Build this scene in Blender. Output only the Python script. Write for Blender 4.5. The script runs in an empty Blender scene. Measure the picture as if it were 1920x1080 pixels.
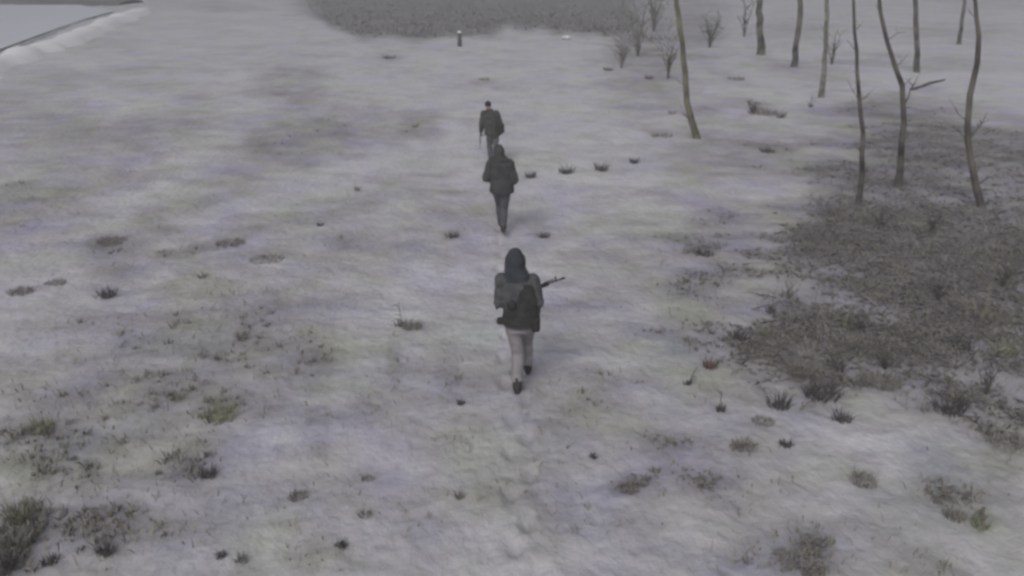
import bpy, bmesh, math, random
import numpy as np
from mathutils import Vector, Matrix
random.seed(7); rng = np.random.default_rng(7)
SC = bpy.context.scene
R = math.radians

# ------------------------------------------------------------------ camera
F, PITCH, H = 1700.0, R(20.5), 5.45
cam_d = bpy.data.cameras.new('camera'); cam = bpy.data.objects.new('camera', cam_d)
SC.collection.objects.link(cam); SC.camera = cam
cam.location = (0, 0, H); cam.rotation_euler = (R(90) - PITCH, 0, 0)
cam_d.sensor_width = 36; cam_d.lens = F / 1920 * 36
cam_d.clip_start = .1; cam_d.clip_end = 3000
# small drone lens that is not quite in focus: an even softness over the whole ground
cam_d.dof.use_dof = True; cam_d.dof.focus_distance = 1.0; cam_d.dof.aperture_fstop = cam_d.lens * 1e-3 / 0.0032

# ------------------------------------------------------------------ overcast light
EL, AZ = R(42), R(200)
w = bpy.data.worlds.new('World'); SC.world = w; w.use_nodes = True
nt = w.node_tree; nt.nodes.clear()
o = nt.nodes.new('ShaderNodeOutputWorld'); bg = nt.nodes.new('ShaderNodeBackground')
sky = nt.nodes.new('ShaderNodeTexSky'); sky.sky_type = 'NISHITA'; sky.sun_disc = False
sky.sun_elevation = EL; sky.sun_rotation = AZ; sky.dust_density = 4
hs = nt.nodes.new('ShaderNodeHueSaturation'); hs.inputs['Saturation'].default_value = .27
bg.inputs['Strength'].default_value = .1
nt.links.new(sky.outputs[0], hs.inputs['Color']); nt.links.new(hs.outputs[0], bg.inputs[0]); nt.links.new(bg.outputs[0], o.inputs[0])
sd = bpy.data.lights.new('sun', 'SUN'); sd.energy = .8; sd.angle = R(25); sd.color = (1, .955, .95)
sun = bpy.data.objects.new('sun', sd); SC.collection.objects.link(sun)
sv = Vector((math.sin(AZ) * math.cos(EL), math.cos(AZ) * math.cos(EL), math.sin(EL)))
sun.rotation_euler = sv.to_track_quat('Z', 'Y').to_euler()
SC.view_settings.view_transform = 'Standard'; SC.view_settings.look = 'None'
SC.view_settings.exposure = -0.15; SC.view_settings.gamma = 1; SC.view_settings.use_curve_mapping = False

# ------------------------------------------------------------------ helpers
cp, sp = math.cos(PITCH), math.sin(PITCH)
def ray(px, py):
    u, v = (px - 960) / F, (py - 540) / F
    return Vector((u, cp - v * sp, -sp - v * cp))
def at(px, py, z=0.):
    d = ray(px, py); t = (z - H) / d.z
    return Vector((d.x * t, d.y * t, z))
def at_depth(px, py, Y):
    d = ray(px, py); t = Y / d.y
    return Vector((d.x * t, Y, H + d.z * t))
def project(X, Y, Z):
    dz = Z - H
    zc = Y * cp - dz * sp; yc = Y * sp + dz * cp
    return 960 + F * X / zc, 540 - F * yc / zc

def hash2(i, j, s):
    n = (i * 374761393 + j * 668265263 + s * 1442695041) & 0xffffffff
    n = ((n ^ (n >> 13)) * 1274126177) & 0xffffffff
    return ((n ^ (n >> 16)) & 0xffff) / 65535.
def vnoise(x, y, s=0):
    x = np.asarray(x, float); y = np.asarray(y, float)
    i = np.floor(x).astype(np.int64); j = np.floor(y).astype(np.int64)
    fx = x - i; fy = y - j; fx = fx * fx * (3 - 2 * fx); fy = fy * fy * (3 - 2 * fy)
    a = hash2(i, j, s); b = hash2(i + 1, j, s); c = hash2(i, j + 1, s); d = hash2(i + 1, j + 1, s)
    return (a * (1 - fx) + b * fx) * (1 - fy) + (c * (1 - fx) + d * fx) * fy
def fbm(x, y, s=0, o=4):
    r = 0; a = .5; t = 0
    for k in range(o):
        r = r + a * vnoise(x * 2 ** k + 17.3 * k, y * 2 ** k - 9.1 * k, s + k); t += a; a *= .5
    return r / t

WALK = [(.30, 2.5), (.12, 6.), (.08, 9.3), (-.02, 12.5), (-.10, 16.4), (-.28, 20.5), (-.50, 24.6), (-.7, 26.5)]
def make_prints():
    r = random.Random(5); out = []; side = 1
    for k in range(len(WALK) - 1):
        a, b = Vector(WALK[k]), Vector(WALK[k + 1]); L = (b - a).length; d = (b - a) / L; n = Vector((d.y, -d.x)); t = r.uniform(0, .3)
        while t < L:
            q = a + d * t + n * side * .10; out.append((q.x + r.uniform(-.04, .04), q.y, math.atan2(d.x, d.y) + side * .15)); side = -side; t += r.uniform(.38, .5)
    return out
PRINTS = make_prints()
def dents(x, y):
    z = np.zeros_like(x)
    near = (np.abs(x) < 1.6) & (y > 2) & (y < 28)
    if not near.any(): return z
    xn, yn = x[near], y[near]; zz = np.zeros_like(xn)
    for a, b, g in PRINTS:
        m_ = (np.abs(xn - a) < .4) & (np.abs(yn - b) < .5)
        if not m_.any(): continue
        dx, dy = xn[m_] - a, yn[m_] - b; u = dx * math.cos(g) - dy * math.sin(g); v = dx * math.sin(g) + dy * math.cos(g)
        q = (u / .075) ** 2 + (v / .17) ** 2
        zz[m_] += -.060 * np.exp(-q ** 2) + .014 * np.exp(-((np.sqrt(q) - 1.6) / .4) ** 2)
    z[near] = zz; return z
def height(x, y):
    x = np.asarray(x, float); y = np.asarray(y, float)
    h = (fbm(x / 9, y / 9, 3, 3) - .5) * .24 + (fbm(x / 1.3, y / 1.3, 5, 3) - .5) * .07
    return h + (fbm(x / .35, y / .30, 9, 2) - .5) * .045 + dents(np.atleast_1d(x), np.atleast_1d(y)).reshape(np.shape(x))
def gz(x, y): return float(height(x, y))

def tag(o, label=None, cat=None, group=None, kind=None):
    if label: o['label'] = label
    if cat: o['category'] = cat
    if group: o['group'] = group
    if kind: o['kind'] = kind
    return o
def link(name, me, mat=None, parent=None, smooth=True):
    ob = bpy.data.objects.new(name, me); SC.collection.objects.link(ob)
    if mat and not me.materials: me.materials.append(mat)
    if smooth: me.polygons.foreach_set('use_smooth', [True] * len(me.polygons))
    if parent: ob.parent = parent
    return ob
def empty(name, loc, rz=0, sc=1):
    ob = bpy.data.objects.new(name, None); SC.collection.objects.link(ob)
    ob.location = loc; ob.rotation_euler = (0, 0, rz); ob.scale = (sc,) * 3; ob.empty_display_size = .2
    return ob
def pyd(verts, faces):
    me = bpy.data.meshes.new('m'); me.from_pydata([tuple(v) for v in verts], [], faces); me.update(); return me

# ------------------------------------------------------------------ materials
def mat(name, c1, c2=None, scale=8, rough=.9, bump=.3, detail=5, bscale=None, spec=.25):
    m = bpy.data.materials.new(name); m.use_nodes = True; t = m.node_tree; n = t.nodes; L = t.links
    b = n['Principled BSDF']; b.inputs['Roughness'].default_value = rough
    b.inputs['Specular IOR Level'].default_value = spec
    tc = n.new('ShaderNodeTexCoord'); no = n.new('ShaderNodeTexNoise'); no.inputs['Scale'].default_value = scale
    no.inputs['Detail'].default_value = detail; L.new(tc.outputs['Object'], no.inputs['Vector'])
    rp = n.new('ShaderNodeValToRGB'); rp.color_ramp.elements[0].position = .35; rp.color_ramp.elements[1].position = .65
    rp.color_ramp.elements[0].color = (*c1, 1); rp.color_ramp.elements[1].color = (*(c2 or c1), 1)
    L.new(no.outputs['Fac'], rp.inputs[0]); L.new(rp.outputs[0], b.inputs['Base Color'])
    if bump:
        n2 = n.new('ShaderNodeTexNoise'); n2.inputs['Scale'].default_value = bscale or scale * 5; n2.inputs['Detail'].default_value = 4
        L.new(tc.outputs['Object'], n2.inputs['Vector'])
        bp = n.new('ShaderNodeBump'); bp.inputs['Strength'].default_value = bump; bp.inputs['Distance'].default_value = .01
        L.new(n2.outputs['Fac'], bp.inputs['Height']); L.new(bp.outputs[0], b.inputs['Normal'])
    return m

def ground_material():
    m = bpy.data.materials.new('snow_and_litter'); m.use_nodes = True; t = m.node_tree; n = t.nodes; L = t.links
    b = n['Principled BSDF']; b.inputs['Roughness'].default_value = .85; b.inputs['Specular IOR Level'].default_value = .2
    geo = n.new('ShaderNodeNewGeometry')
    def noise(s, d=5, off=0, st=(1, 1, 1)):
        mp = n.new('ShaderNodeMapping'); mp.inputs['Location'].default_value = (off, off * .7, 0); mp.inputs['Scale'].default_value = st
        L.new(geo.outputs['Position'], mp.inputs['Vector'])
        x = n.new('ShaderNodeTexNoise'); x.inputs['Scale'].default_value = s; x.inputs['Detail'].default_value = d
        L.new(mp.outputs[0], x.inputs['Vector']); return x.outputs['Fac']
    def ramp(src, stops):
        r = n.new('ShaderNodeValToRGB'); e = r.color_ramp.elements
        while len(e) < len(stops): e.new(.5)
        for k, (p, c) in enumerate(stops):
            e[k].position = p; e[k].color = (*c, 1)
        L.new(src, r.inputs[0]); return r.outputs[0]
    def math_(op, a, b_, clamp=False):
        x = n.new('ShaderNodeMath'); x.operation = op; x.use_clamp = clamp
        for k, v in enumerate((a, b_)):
            if isinstance(v, (int, float)): x.inputs[k].default_value = v
            else: L.new(v, x.inputs[k])
        return x.outputs[0]
    def mix(f, a, c, mode='MIX'):
        x = n.new('ShaderNodeMix'); x.data_type = 'RGBA'; x.blend_type = mode
        if isinstance(f, (int, float)): x.inputs[0].default_value = f
        else: L.new(f, x.inputs[0])
        for s, v in ((6, a), (7, c)):
            if isinstance(v, tuple): x.inputs[s].default_value = (*v, 1)
            else: L.new(v, x.inputs[s])
        return x.outputs[2]
    at_ = n.new('ShaderNodeAttribute'); at_.attribute_name = 'cover'
    cov = at_.outputs['Fac']
    # break the cover up with fine noise
    f1 = math_('MULTIPLY', math_('SUBTRACT', noise(1.9, 6), .5), .50)
    f2 = math_('MULTIPLY', math_('SUBTRACT', noise(8, 4, 5), .5), .40)
    fac = math_('ADD', math_('ADD', cov, f1), f2, True)
    snow = ramp(noise(.45, 3, 11), [(.35, (.60, .59, .64)), (.65, (.645, .64, .65))])
    thin = ramp(noise(.8, 4, 21), [(.34, (.42, .42, .385)), (.5, (.405, .39, .41)), (.66, (.385, .38, .45))])
    lit = ramp(noise(1.3, 6, 31), [(.3, (.15, .143, .143)), (.5, (.20, .19, .195)), (.7, (.26, .25, .25))])
    c = mix(math_('MULTIPLY', fac, 2.0, True), snow, thin)
    c = mix(math_('MULTIPLY', math_('SUBTRACT', fac, .5), 2.0, True), c, lit)
    # frost-bitten grass tints: green-yellow and plum patches as in the thin snow
    hue = ramp(noise(.55, 2, 51, (1, .6, 1)), [(.32, (.955, .99, .92)), (.46, (1, 1, 1)), (.53, (1, 1, 1)), (.68, (.955, .935, 1.05))])
    c = mix(1.0, c, hue, 'MULTIPLY')
    L.new(c, b.inputs['Base Color'])
    bp = n.new('ShaderNodeBump'); bp.inputs['Strength'].default_value = .9; bp.inputs['Distance'].default_value = .06
    L.new(noise(7, 9, 3, (1, .75, 1)), bp.inputs['Height']); L.new(bp.outputs[0], b.inputs['Normal'])
    return m

M = dict(
    ground=ground_material(),
    ice=mat('pond_ice', (.66, .68, .76), (.72, .73, .80), .05, .35, .05, bscale=2),
    bank=mat('bank_snow', (.82, .81, .84), (.90, .89, .90), .6, .8, .4, bscale=6),
    edge_shade=mat('bank_edge_shade', (.34, .35, .38), (.46, .47, .49), 3),
    far_field=mat('far_field', (.13, .125, .12), (.19, .18, .18), .25, .95, .4),
    bark=mat('bark', (.024, .022, .023), (.19, .175, .155), 1.6, .95, .8, bscale=30),
    barkpale=mat('bark_pale', (.10, .095, .075), (.26, .26, .22), 5, .95, .6, bscale=30),
    barkyel=mat('bark_lichen', (.06, .058, .045), (.21, .205, .14), 1.8, .95, .6, bscale=30),
    twig=mat('twig', (.07, .065, .063), (.20, .19, .175), 3),
    grass=mat('dead_grass', (.17, .162, .152), (.30, .285, .26), 12),
    grassdark=mat('dark_dead_grass', (.055, .053, .056), (.12, .115, .115), 12),
    grassgreen=mat('winter_green_grass', (.17, .18, .12), (.26, .265, .19), 8),
    straw=mat('straw', (.20, .18, .14), (.34, .32, .27), 12),
    leaf=mat('leaf_litter', (.165, .152, .15), (.235, .222, .22), .5),
    rust=mat('rusty_leaf', (.13, .085, .08), (.18, .12, .11), 6),
    jacket_light=mat('jacket_light', (.070, .071, .078), (.105, .105, .112), 9, .95, .3, bscale=80),
    jacket_dark=mat('jacket_dark', (.046, .047, .050), (.072, .072, .072), 9, .95, .3, bscale=80),
    jacket_mid=mat('jacket_mid', (.048, .048, .047), (.09, .09, .085), 11, .95, .3, bscale=80),
    hood=mat('hood_slate', (.040, .044, .054), (.058, .063, .074), 8, .95, .3, bscale=80),
    vest=mat('vest', (.030, .031, .031), (.052, .052, .048), 12, .95, .3, bscale=90),
    trousers_grey=mat('trousers_grey', (.23, .218, .235), (.30, .285, .30), 8, .95, .3, bscale=80),
    trousers_dark=mat('trousers_dark', (.075, .075, .085), (.105, .105, .115), 8, .95, .3, bscale=80),
    trousers_mid=mat('trousers_mid', (.10, .10, .108), (.15, .15, .155), 8, .95, .3, bscale=80),
    boot=mat('boot_leather', (.022, .022, .024), (.045, .043, .042), 15, .6, .3),
    glove=mat('glove', (.02, .02, .022), (.035, .033, .035), 20, .8, .3),
    skin=mat('skin', (.42, .28, .22), (.48, .33, .26), 12, .6, .1),
    eye=mat('eye', (.7, .7, .7), (.75, .75, .75), 3, .3, 0),
    wool=mat('wool_black', (.018, .018, .020), (.03, .03, .032), 30, 1, .4, bscale=150),
    gun=mat('gun_metal', (.02, .02, .022), (.032, .032, .034), 20, .5, .1, spec=.5),
    gunstock=mat('gun_furniture', (.03, .028, .026), (.045, .042, .038), 20, .7, .2),
    strap=mat('webbing', (.03, .032, .028), (.045, .047, .04), 60, .95, .3),
    post=mat('weathered_post', (.06, .06, .065), (.12, .12, .12), 12),
    stone=mat('stone', (.16, .16, .165), (.26, .26, .27), 6, .9, .7),
)

# ------------------------------------------------------------------ ground cover map (where the snow lies thick, thin or not at all, plus a painted brightness gradient)
# ellipses: centre px, centre py, radius x, radius y, tilt in degrees (counter-clockwise), amount
ELL = [
    (1800, 330, 300, 110, 5, .50), (1830, 268, 190, 40, 3, .75), (1790, 470, 260, 70, 0, .35), (1700, 235, 130, 44, 4, .55), (1650, 340, 120, 60, 0, .45), (1550, 480, 130, 90, 0, .42), (1600, 580, 140, 60, 0, .35), (1780, 60, 120, 22, 0, .28), (1480, 60, 90, 22, 0, .3), (1620, 110, 70, 14, 0, .28), (320, 130, 150, 30, 8, .14), (180, 330, 160, 40, 12, .24), (420, 350, 130, 28, 15, .30), (640, 380, 120, 26, 8, .22), (250, 240, 130, 26, 8, .16), (700, 460, 90, 22, 5, .18), (1500, 650, 110, 60, 10, .18), (1500, 130, 120, 16, -12, .3), (1650, 190, 120, 16, 10, .35), (1740, 120, 90, 12, 0, .25), (1350, 200, 60, 14, 10, .3), (1800, 500, 290, 170, 0, .70), (1640, 640, 260, 120, 8, .45), (1880, 700, 220, 120, -10, .50),
    (1890, 860, 60, 90, -30, .26), (1300, 560, 90, 60, 20, .16), (1680, 600, 200, 50, 0, .2), (1500, 690, 180, 70, 15, .34), (1400, 590, 190, 90, 10, .26), (1480, 450, 240, 60, 12, .30),
    (1380, 330, 190, 60, 15, .20), (1440, 390, 160, 16, 8, .30), (1620, 400, 110, 12, 4, .35), (1240, 480, 180, 60, 12, .22), (1400, 520, 170, 90, 8, .10),
    (1570, 215, 90, 40, 0, .20), (1330, 270, 110, 30, 20, .22), (1430, 205, 45, 14, -22, .40), (1190, 110, 75, 85, 15, .48),
    (1250, 40, 110, 70, 10, .55), (1320, 60, 40, 60, 0, .25), (1260, 170, 70, 40, 0, .28),
    (550, 160, 75, 48, 0, .40), (560, 265, 80, 50, 0, .42), (680, 235, 100, 52, 0, .42), (790, 245, 45, 34, 0, .40), (360, 210, 60, 34, 0, .20), (470, 290, 150, 26, 18, .20),
    (790, 325, 60, 12, 8, .22), (580, 300, 60, 12, 4, .25), (60, 250, 110, 150, 0, .22), (30, 420, 90, 60, 0, .18),
    (210, 510, 60, 52, 25, .48), (240, 440, 80, 30, 20, .26), (130, 470, 60, 18, 18, .22), (330, 520, 60, 20, 35, .28), (400, 450, 120, 16, 20, .30),
    (520, 470, 80, 14, 8, .26), (350, 580, 180, 60, 15, .20), (40, 545, 45, 14, 10, .30), (150, 610, 40, 12, 10, .25), (455, 625, 14, 28, -15, .32),
    (500, 640, 120, 70, 10, .22), (590, 690, 50, 40, 0, .28), (600, 760, 26, 90, 0, .20), (410, 775, 60, 22, 8, .40), (740, 680, 16, 46, 0, .20), (840, 690, 24, 70, 0, .16),
    (300, 700, 260, 60, 10, .20), (130, 790, 160, 40, 12, .22), (80, 830, 90, 40, 0, .24), (120, 900, 90, 34, 0, .42), (30, 1020, 46, 80, -28, .58), (340, 890, 36, 30, 0, .30),
    (240, 960, 180, 60, 8, .24), (390, 1000, 120, 40, 6, .22), (560, 1000, 60, 60, 0, .16), (1180, 915, 46, 16, 6, .30), (1310, 895, 56, 36, 0, .24), (1385, 890, 22, 18, 0, .2),
    (1230, 880, 60, 60, 0, .12), (1520, 990, 46, 80, 14, .20), (1520, 1050, 60, 40, 0, .18), (1500, 900, 120, 30, 20, .14), (1620, 890, 32, 12, 14, .35), (1790, 960, 70, 44, -10, .22),
    (1840, 975, 26, 20, 0, .16), (1740, 880, 60, 50, 0, .22), (1120, 720, 60, 40, 0, .14), (1100, 770, 40, 24, 0, .18), (1000, 590, 170, 34, 0, .10),
    (1390, 840, 30, 14, 0, .32), (1560, 745, 70, 28, 10, .40), (1700, 760, 90, 26, 0, .3), (960, 120, 120, 14, 0, .06),
    (1010, 435, 20, 7, 0, .25), (850, 435, 20, 8, 0, .28), (1320, 468, 34, 9, 5, .30), (730, 105, 24, 8, 0, .3), (910, 152, 22, 6, 0, .22),
    (1450, 280, 60, 8, -10, .34), (1240, 250, 44, 10, -5, .30), (1380, 150, 50, 10, -20, .22), (1090, 180, 90, 10, 5, .10), (600, 60, 60, 40, 0, .12), (420, 12, 80, 10, 0, .3),
]
def cover_at(X, Y):
    X = np.asarray(X, float); Y = np.asarray(Y, float)
    Yc = np.maximum(Y, 4.5)
    px, py = project(X, Yc, 0.)
    wx = (fbm(X / 1.6, Y / 1.6, 41, 4) - .5); wy = (fbm(X / 1.6, Y / 1.6, 61, 4) - .5)
    c = np.zeros_like(px)
    for cx, cy, rx, ry, tl, am in ELL:
        a = R(tl); dx = px - cx + wx * rx * .9; dy = py - cy + wy * ry * .9
        u = (dx * math.cos(a) - dy * math.sin(a)) / rx; v = (dx * math.sin(a) + dy * math.cos(a)) / ry
        q = u * u + v * v
        if cx < 640 and cy > 380: am = am * .75
        c = c + am * np.exp(-q * q * .9)
    c = 1 - np.exp(-c * 1.0)
    # dark rough field at the top of the picture
    edge = 72 - 60 * np.exp(-((px - 560) / 90.) ** 2) * 0 + 12 * (fbm(X / 6, Y * 0 + .3, 77, 3) - .5) * 2
    xl = np.clip((px - 560) / 120., 0, 1)
    lim = 20 + xl * 42 + 10 * np.sin(px / 95.) + (fbm(px / 60., 0 * px, 88, 3) - .5) * 26
    top = 1 / (1 + np.exp((py - lim - 4) / 4.)) * np.clip((px - 520) / 90., 0, 1) * np.clip((1250 - px) / 80., 0, 1)
    c = np.maximum(c, top * .98)
    # distant ground beyond the frame goes on as snow with rough patches
    dist = np.clip((Y - 90) / 60, 0, 1)
    c = np.maximum(c, dist * np.clip((fbm(X / 30, Y / 30, 14, 3) - .42) * 4, 0, .7))
    side = np.clip((X / np.maximum(Y, 1) - .58) * 6, 0, 1) * np.clip((34 - Y) / 10., 0, 1) * np.clip((Y - 8) / 3., 0, 1)
    c = np.maximum(c, side * .62)
    mott = (fbm(X / .7 + Y / 3, Y / .55, 23, 4) - .5)
    mott2 = (fbm(X / 3.3 + Y / 6, Y / 3.0, 29, 3) - .5)
    lum = np.interp(py, [0, 100, 220, 420, 700, 1080], [.06, .06, .14, .22, .27, .33])  # sheen and haze of the far snow painted in as lower cover
    left = np.clip((620 - px) / 450., 0, 1) * .06
    return np.clip(c * .97 + lum + left + mott * .60 + mott2 * .50, 0, 1)

def graded(lo, hi, dmin, grow, centre=0.):
    a = [0.]; s = dmin
    while a[-1] < max(hi - centre, centre - lo):
        a.append(a[-1] + s); 
        if a[-1] > 9: s *= grow
    a = np.array(a); p = centre + a; q = centre - a[1:][::-1]
    r = np.concatenate([q, p]); return r[(r >= lo) & (r <= hi)]
def ground():
    xs = graded(-900, 900, .055, 1.04)
    ys = [-30, -20, -12, -6, -2, 1, 3, 4.5]; s = .055
    while ys[-1] < 1500:
        ys.append(ys[-1] + s)
        if ys[-1] > 14: s *= 1.012
    ys = np.array(ys)
    X, Y = np.meshgrid(xs, ys); Z = height(X, Y)
    far = np.clip((Y - 120) / 400, 0, 1); Z = Z + far * fbm(X / 160, Y / 160, 91, 3) * 2.0
    nx, ny = len(xs), len(ys)
    co = np.stack([X.ravel(), Y.ravel(), Z.ravel()], 1)
    idx = np.arange(nx * ny).reshape(ny, nx)
    f = np.stack([idx[:-1, :-1], idx[:-1, 1:], idx[1:, 1:], idx[1:, :-1]], -1).reshape(-1, 4)
    me = bpy.data.meshes.new('ground'); me.vertices.add(len(co)); me.vertices.foreach_set('co', co.ravel())
    me.loops.add(f.size); me.loops.foreach_set('vertex_index', f.ravel().astype(np.int32))
    me.polygons.add(len(f)); me.polygons.foreach_set('loop_start', np.arange(0, f.size, 4, dtype=np.int32))
    me.update(); me.validate()
    c = cover_at(X, Y).ravel()
    a = me.attributes.new('cover', 'FLOAT', 'POINT'); a.data.foreach_set('value', c.astype(np.float32))
    print('ground', nx, ny)
    tag(link('ground', me, M['ground']), kind='structure')
ground()

# frozen pond, its grassy edge strip coloured as the bank's shadow, and the snow bank at the far left
def strip(name, pts, wid, hgt, m, jitter=.3, seg=60, off=0.):
    V, Fc = [], []
    P = [Vector((p.x, p.y, 0)) for p in pts]
    for i in range(seg + 1):
        t = i / seg * (len(P) - 1); k = min(int(t), len(P) - 2); c = P[k].lerp(P[k + 1], t - k)
        d = (P[k + 1] - P[k]).normalized(); nrm = Vector((-d.y, d.x, 0))
        ww = wid * (1 + jitter * (vnoise(i * .35, 1.7, 5) - .5) * 2)
        hh = hgt * (1 + jitter * (vnoise(i * .5, 8.7, 6) - .5) * 2)
        for q in (-1, -.6, -.2, .2, .6, 1):
            p = c + nrm * (q * ww * .5 + (vnoise(i * .4, 3., 7) - .5) * wid * .4)
            V.append((p.x, p.y, gz(p.x, p.y) - .12 + (hh + .12) * (1 - q * q) ** .6 + off))
    for i in range(seg):
        for q in range(5):
            a = i * 6 + q; Fc.append((a, a + 1, a + 7, a + 6))
    return link(name, pyd(V, Fc), m)
pond_pts = [at(-420, 150), at(-420, 12), at(150, 12), at(215, 24), at(150, 42), at(90, 64), at(0, 98), at(-120, 128)]
V = [(p.x, p.y, .16) for p in pond_pts]
pm = pyd(V, [tuple(range(len(V)))])
pm2 = link('frozen_pond', pm, M['ice'], smooth=False); tag(pm2, kind='structure')
if pm.polygons[0].normal.z < 0: pm.flip_normals()
tag(strip('snow_bank', [at(-260, 222), at(0, 124), at(90, 92), at(180, 58), at(262, 24)], 2.6, .42, M['bank'], .10), kind='structure')
tag(strip('pond_edge', [at(-200, 190), at(0, 104), at(60, 79), at(110, 56), at(165, 37)], .8, .1, M['edge_shade']), kind='structure')  # dark strip along the pond: the bank's shadow line put into its colour
tag(strip('far_field', [at(-500, 4), at(60, 5.5), at(250, 6.5)], 9, .35, M['far_field'], off=.05), kind='structure')

# ------------------------------------------------------------------ winter mist: one closed box of even air
def haze():
    bm = bmesh.new(); bmesh.ops.create_cube(bm, size=1)
    for v in bm.verts: v.co = Vector((v.co.x * 1840, (v.co.y + .5) * 1600 - 40, (v.co.z + .5) * 17.5 - 1.5))
    me = bpy.data.meshes.new('haze'); bm.to_mesh(me); bm.free()
    m = bpy.data.materials.new('mist'); m.use_nodes = True; t = m.node_tree; t.nodes.clear()
    o_ = t.nodes.new('ShaderNodeOutputMaterial'); v = t.nodes.new('ShaderNodeVolumePrincipled')
    v.inputs['Color'].default_value = (.93, .94, .97, 1); v.inputs['Density'].default_value = HAZE; v.inputs['Anisotropy'].default_value = .1
    t.links.new(v.outputs[0], o_.inputs['Volume']); tag(link('haze', me, m, smooth=False), kind='stuff')
HAZE = .0050
haze()

# ------------------------------------------------------------------ blades, tufts, litter
def blades(n, spread, hgt, wid, seed, lean=.8, snow=False):
    r = np.random.default_rng(seed); V, Fc = [], []
    for k in range(n):
        a = r.uniform(0, 2 * math.pi); rad = spread * math.sqrt(r.uniform(0, 1)) * .5
        x, y = math.cos(a) * rad, math.sin(a) * rad
        h = hgt * r.uniform(.35, 1); ln = lean * h * r.uniform(.1, 1.2); da = a + r.uniform(-.8, .8)
        dx, dy = math.cos(da) * ln, math.sin(da) * ln
        wa = r.uniform(0, math.pi); wx, wy = math.cos(wa) * wid, math.sin(wa) * wid
        b = len(V)
        V += [(x - wx, y - wy, -.03), (x + wx, y + wy, -.03), (x + dx * .4 + wx * .8, y + dy * .4 + wy * .8, h * .62), (x + dx * .4 - wx * .8, y + dy * .4 - wy * .8, h * .62), (x + dx, y + dy, h)]
        Fc += [(b, b + 1, b + 2, b + 3), (b + 3, b + 2, b + 4)]
    return V, Fc
def clump_core(r_, h, seed):      # the matted base of a tussock
    r = np.random.default_rng(seed); V = [(0, 0, h)]; Fc = []
    n = 14
    for j, (rr, zz) in enumerate(((.45, .85), (.8, .5), (1, -.25))):
        for i in range(n):
            a = i / n * 2 * math.pi; q = r_ * rr * r.uniform(.75, 1.2); V.append((math.cos(a) * q, math.sin(a) * q, h * zz * r.uniform(.7, 1.2)))
    for i in range(n): Fc.append((0, 1 + i, 1 + (i + 1) % n))
    for j in range(2):
        for i in range(n):
            a = 1 + j * n; Fc.append((a + i, a + n + i, a + n + (i + 1) % n, a + (i + 1) % n))
    return V, Fc
def merge(*vf):
    V, Fc = [], []
    for v, f in vf:
        b = len(V); V += v; Fc += [tuple(i + b for i in q) for q in f]
    return V, Fc
def tuft(px, py, wpx, hpx, label, m='grassdark', seed=0, cat='grass tuft', name='grass_tuft', group=None, n=70, lean=.8):
    p = at(px, py); d = math.hypot(p.y, H); s = d / F; W = wpx * s; Hh = hpx * s
    V, Fc = blades(n, W * .8, Hh, .004 + W * .008, seed + 1, lean)
    if wpx > 30 and m == 'grass': V, Fc = blades(int(n * 2.6), W * .95, Hh * .7, .004 + W * .004, seed + 1, lean)
    if m != 'grass': V, Fc = merge(clump_core(W * .26, Hh * .3, seed + 5), (V, Fc))
    ob = link(name, pyd(V, Fc), M[m], smooth=False)
    ob.location = (p.x, p.y, gz(p.x, p.y)); tag(ob, label, cat, group); return ob
def weed(px, py, hpx, label, seed, m='twig', lean=0., name='dry_weed', cat='dry weed', hook=False, nb=4):
    p = at(px, py); s = math.hypot(p.y, H) / F; hh = hpx * s; r = random.Random(seed)
    rt = .006 + .0012 * s * 1000 * .25
    base = Vector((0, 0, -.03)); pts = [base]; 
    for k in range(1, 6):
        t = k / 5; pts.append(Vector((lean * hh * t + r.uniform(-.03, .03) * hh, r.uniform(-.03, .03) * hh, hh * t)))
    V, Fc = [], []
    parts = [(pts, rt)]
    for k in range(nb):
        i = r.randint(1, 4); a = r.uniform(0, 6.28); l = hh * r.uniform(.2, .42)
        q = pts[i]; parts.append(([q, q + Vector((math.cos(a) * l * .5, math.sin(a) * l * .5, l * .3)), q + Vector((math.cos(a) * l, math.sin(a) * l, l * (.35 if not hook else -.1)))], rt * .7))
    for P, rr in parts: 
        v, f = tube(P, [rr * (1 - .5 * i / (len(P) - 1)) for i in range(len(P))], 5); V, Fc = merge((V, Fc), (v, f))
    v, f = blades(26, hh * .35, hh * .3, .01, seed + 2); V, Fc = merge((V, Fc), (v, f))
    ob = link(name, pyd(V, Fc), M[m], smooth=False); ob.location = (p.x, p.y, gz(p.x, p.y)); tag(ob, label, cat); return ob

def tube(P, rad, n=8, cap=True):
    V, Fc = [], []
    ref = Vector((0, 1, 0.13))
    for i, p in enumerate(P):
        d = (P[min(i + 1, len(P) - 1)] - P[max(i - 1, 0)]).normalized()
        a = d.cross(ref)
        if a.length < .1: a = d.cross(Vector((1, 0, 0)))
        a.normalize(); b = d.cross(a)
        for k in range(n):
            t = k / n * 2 * math.pi; V.append(tuple(p + (a * math.cos(t) + b * math.sin(t)) * rad[i]))
    for i in range(len(P) - 1):
        for k in range(n):
            a = i * n + k; b = i * n + (k + 1) % n; Fc.append((a, b, b + n, a + n))
    if cap:
        Fc.append(tuple(range(n))[::-1]); Fc.append(tuple(range((len(P) - 1) * n, len(P) * n)))
    return V, Fc

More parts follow.
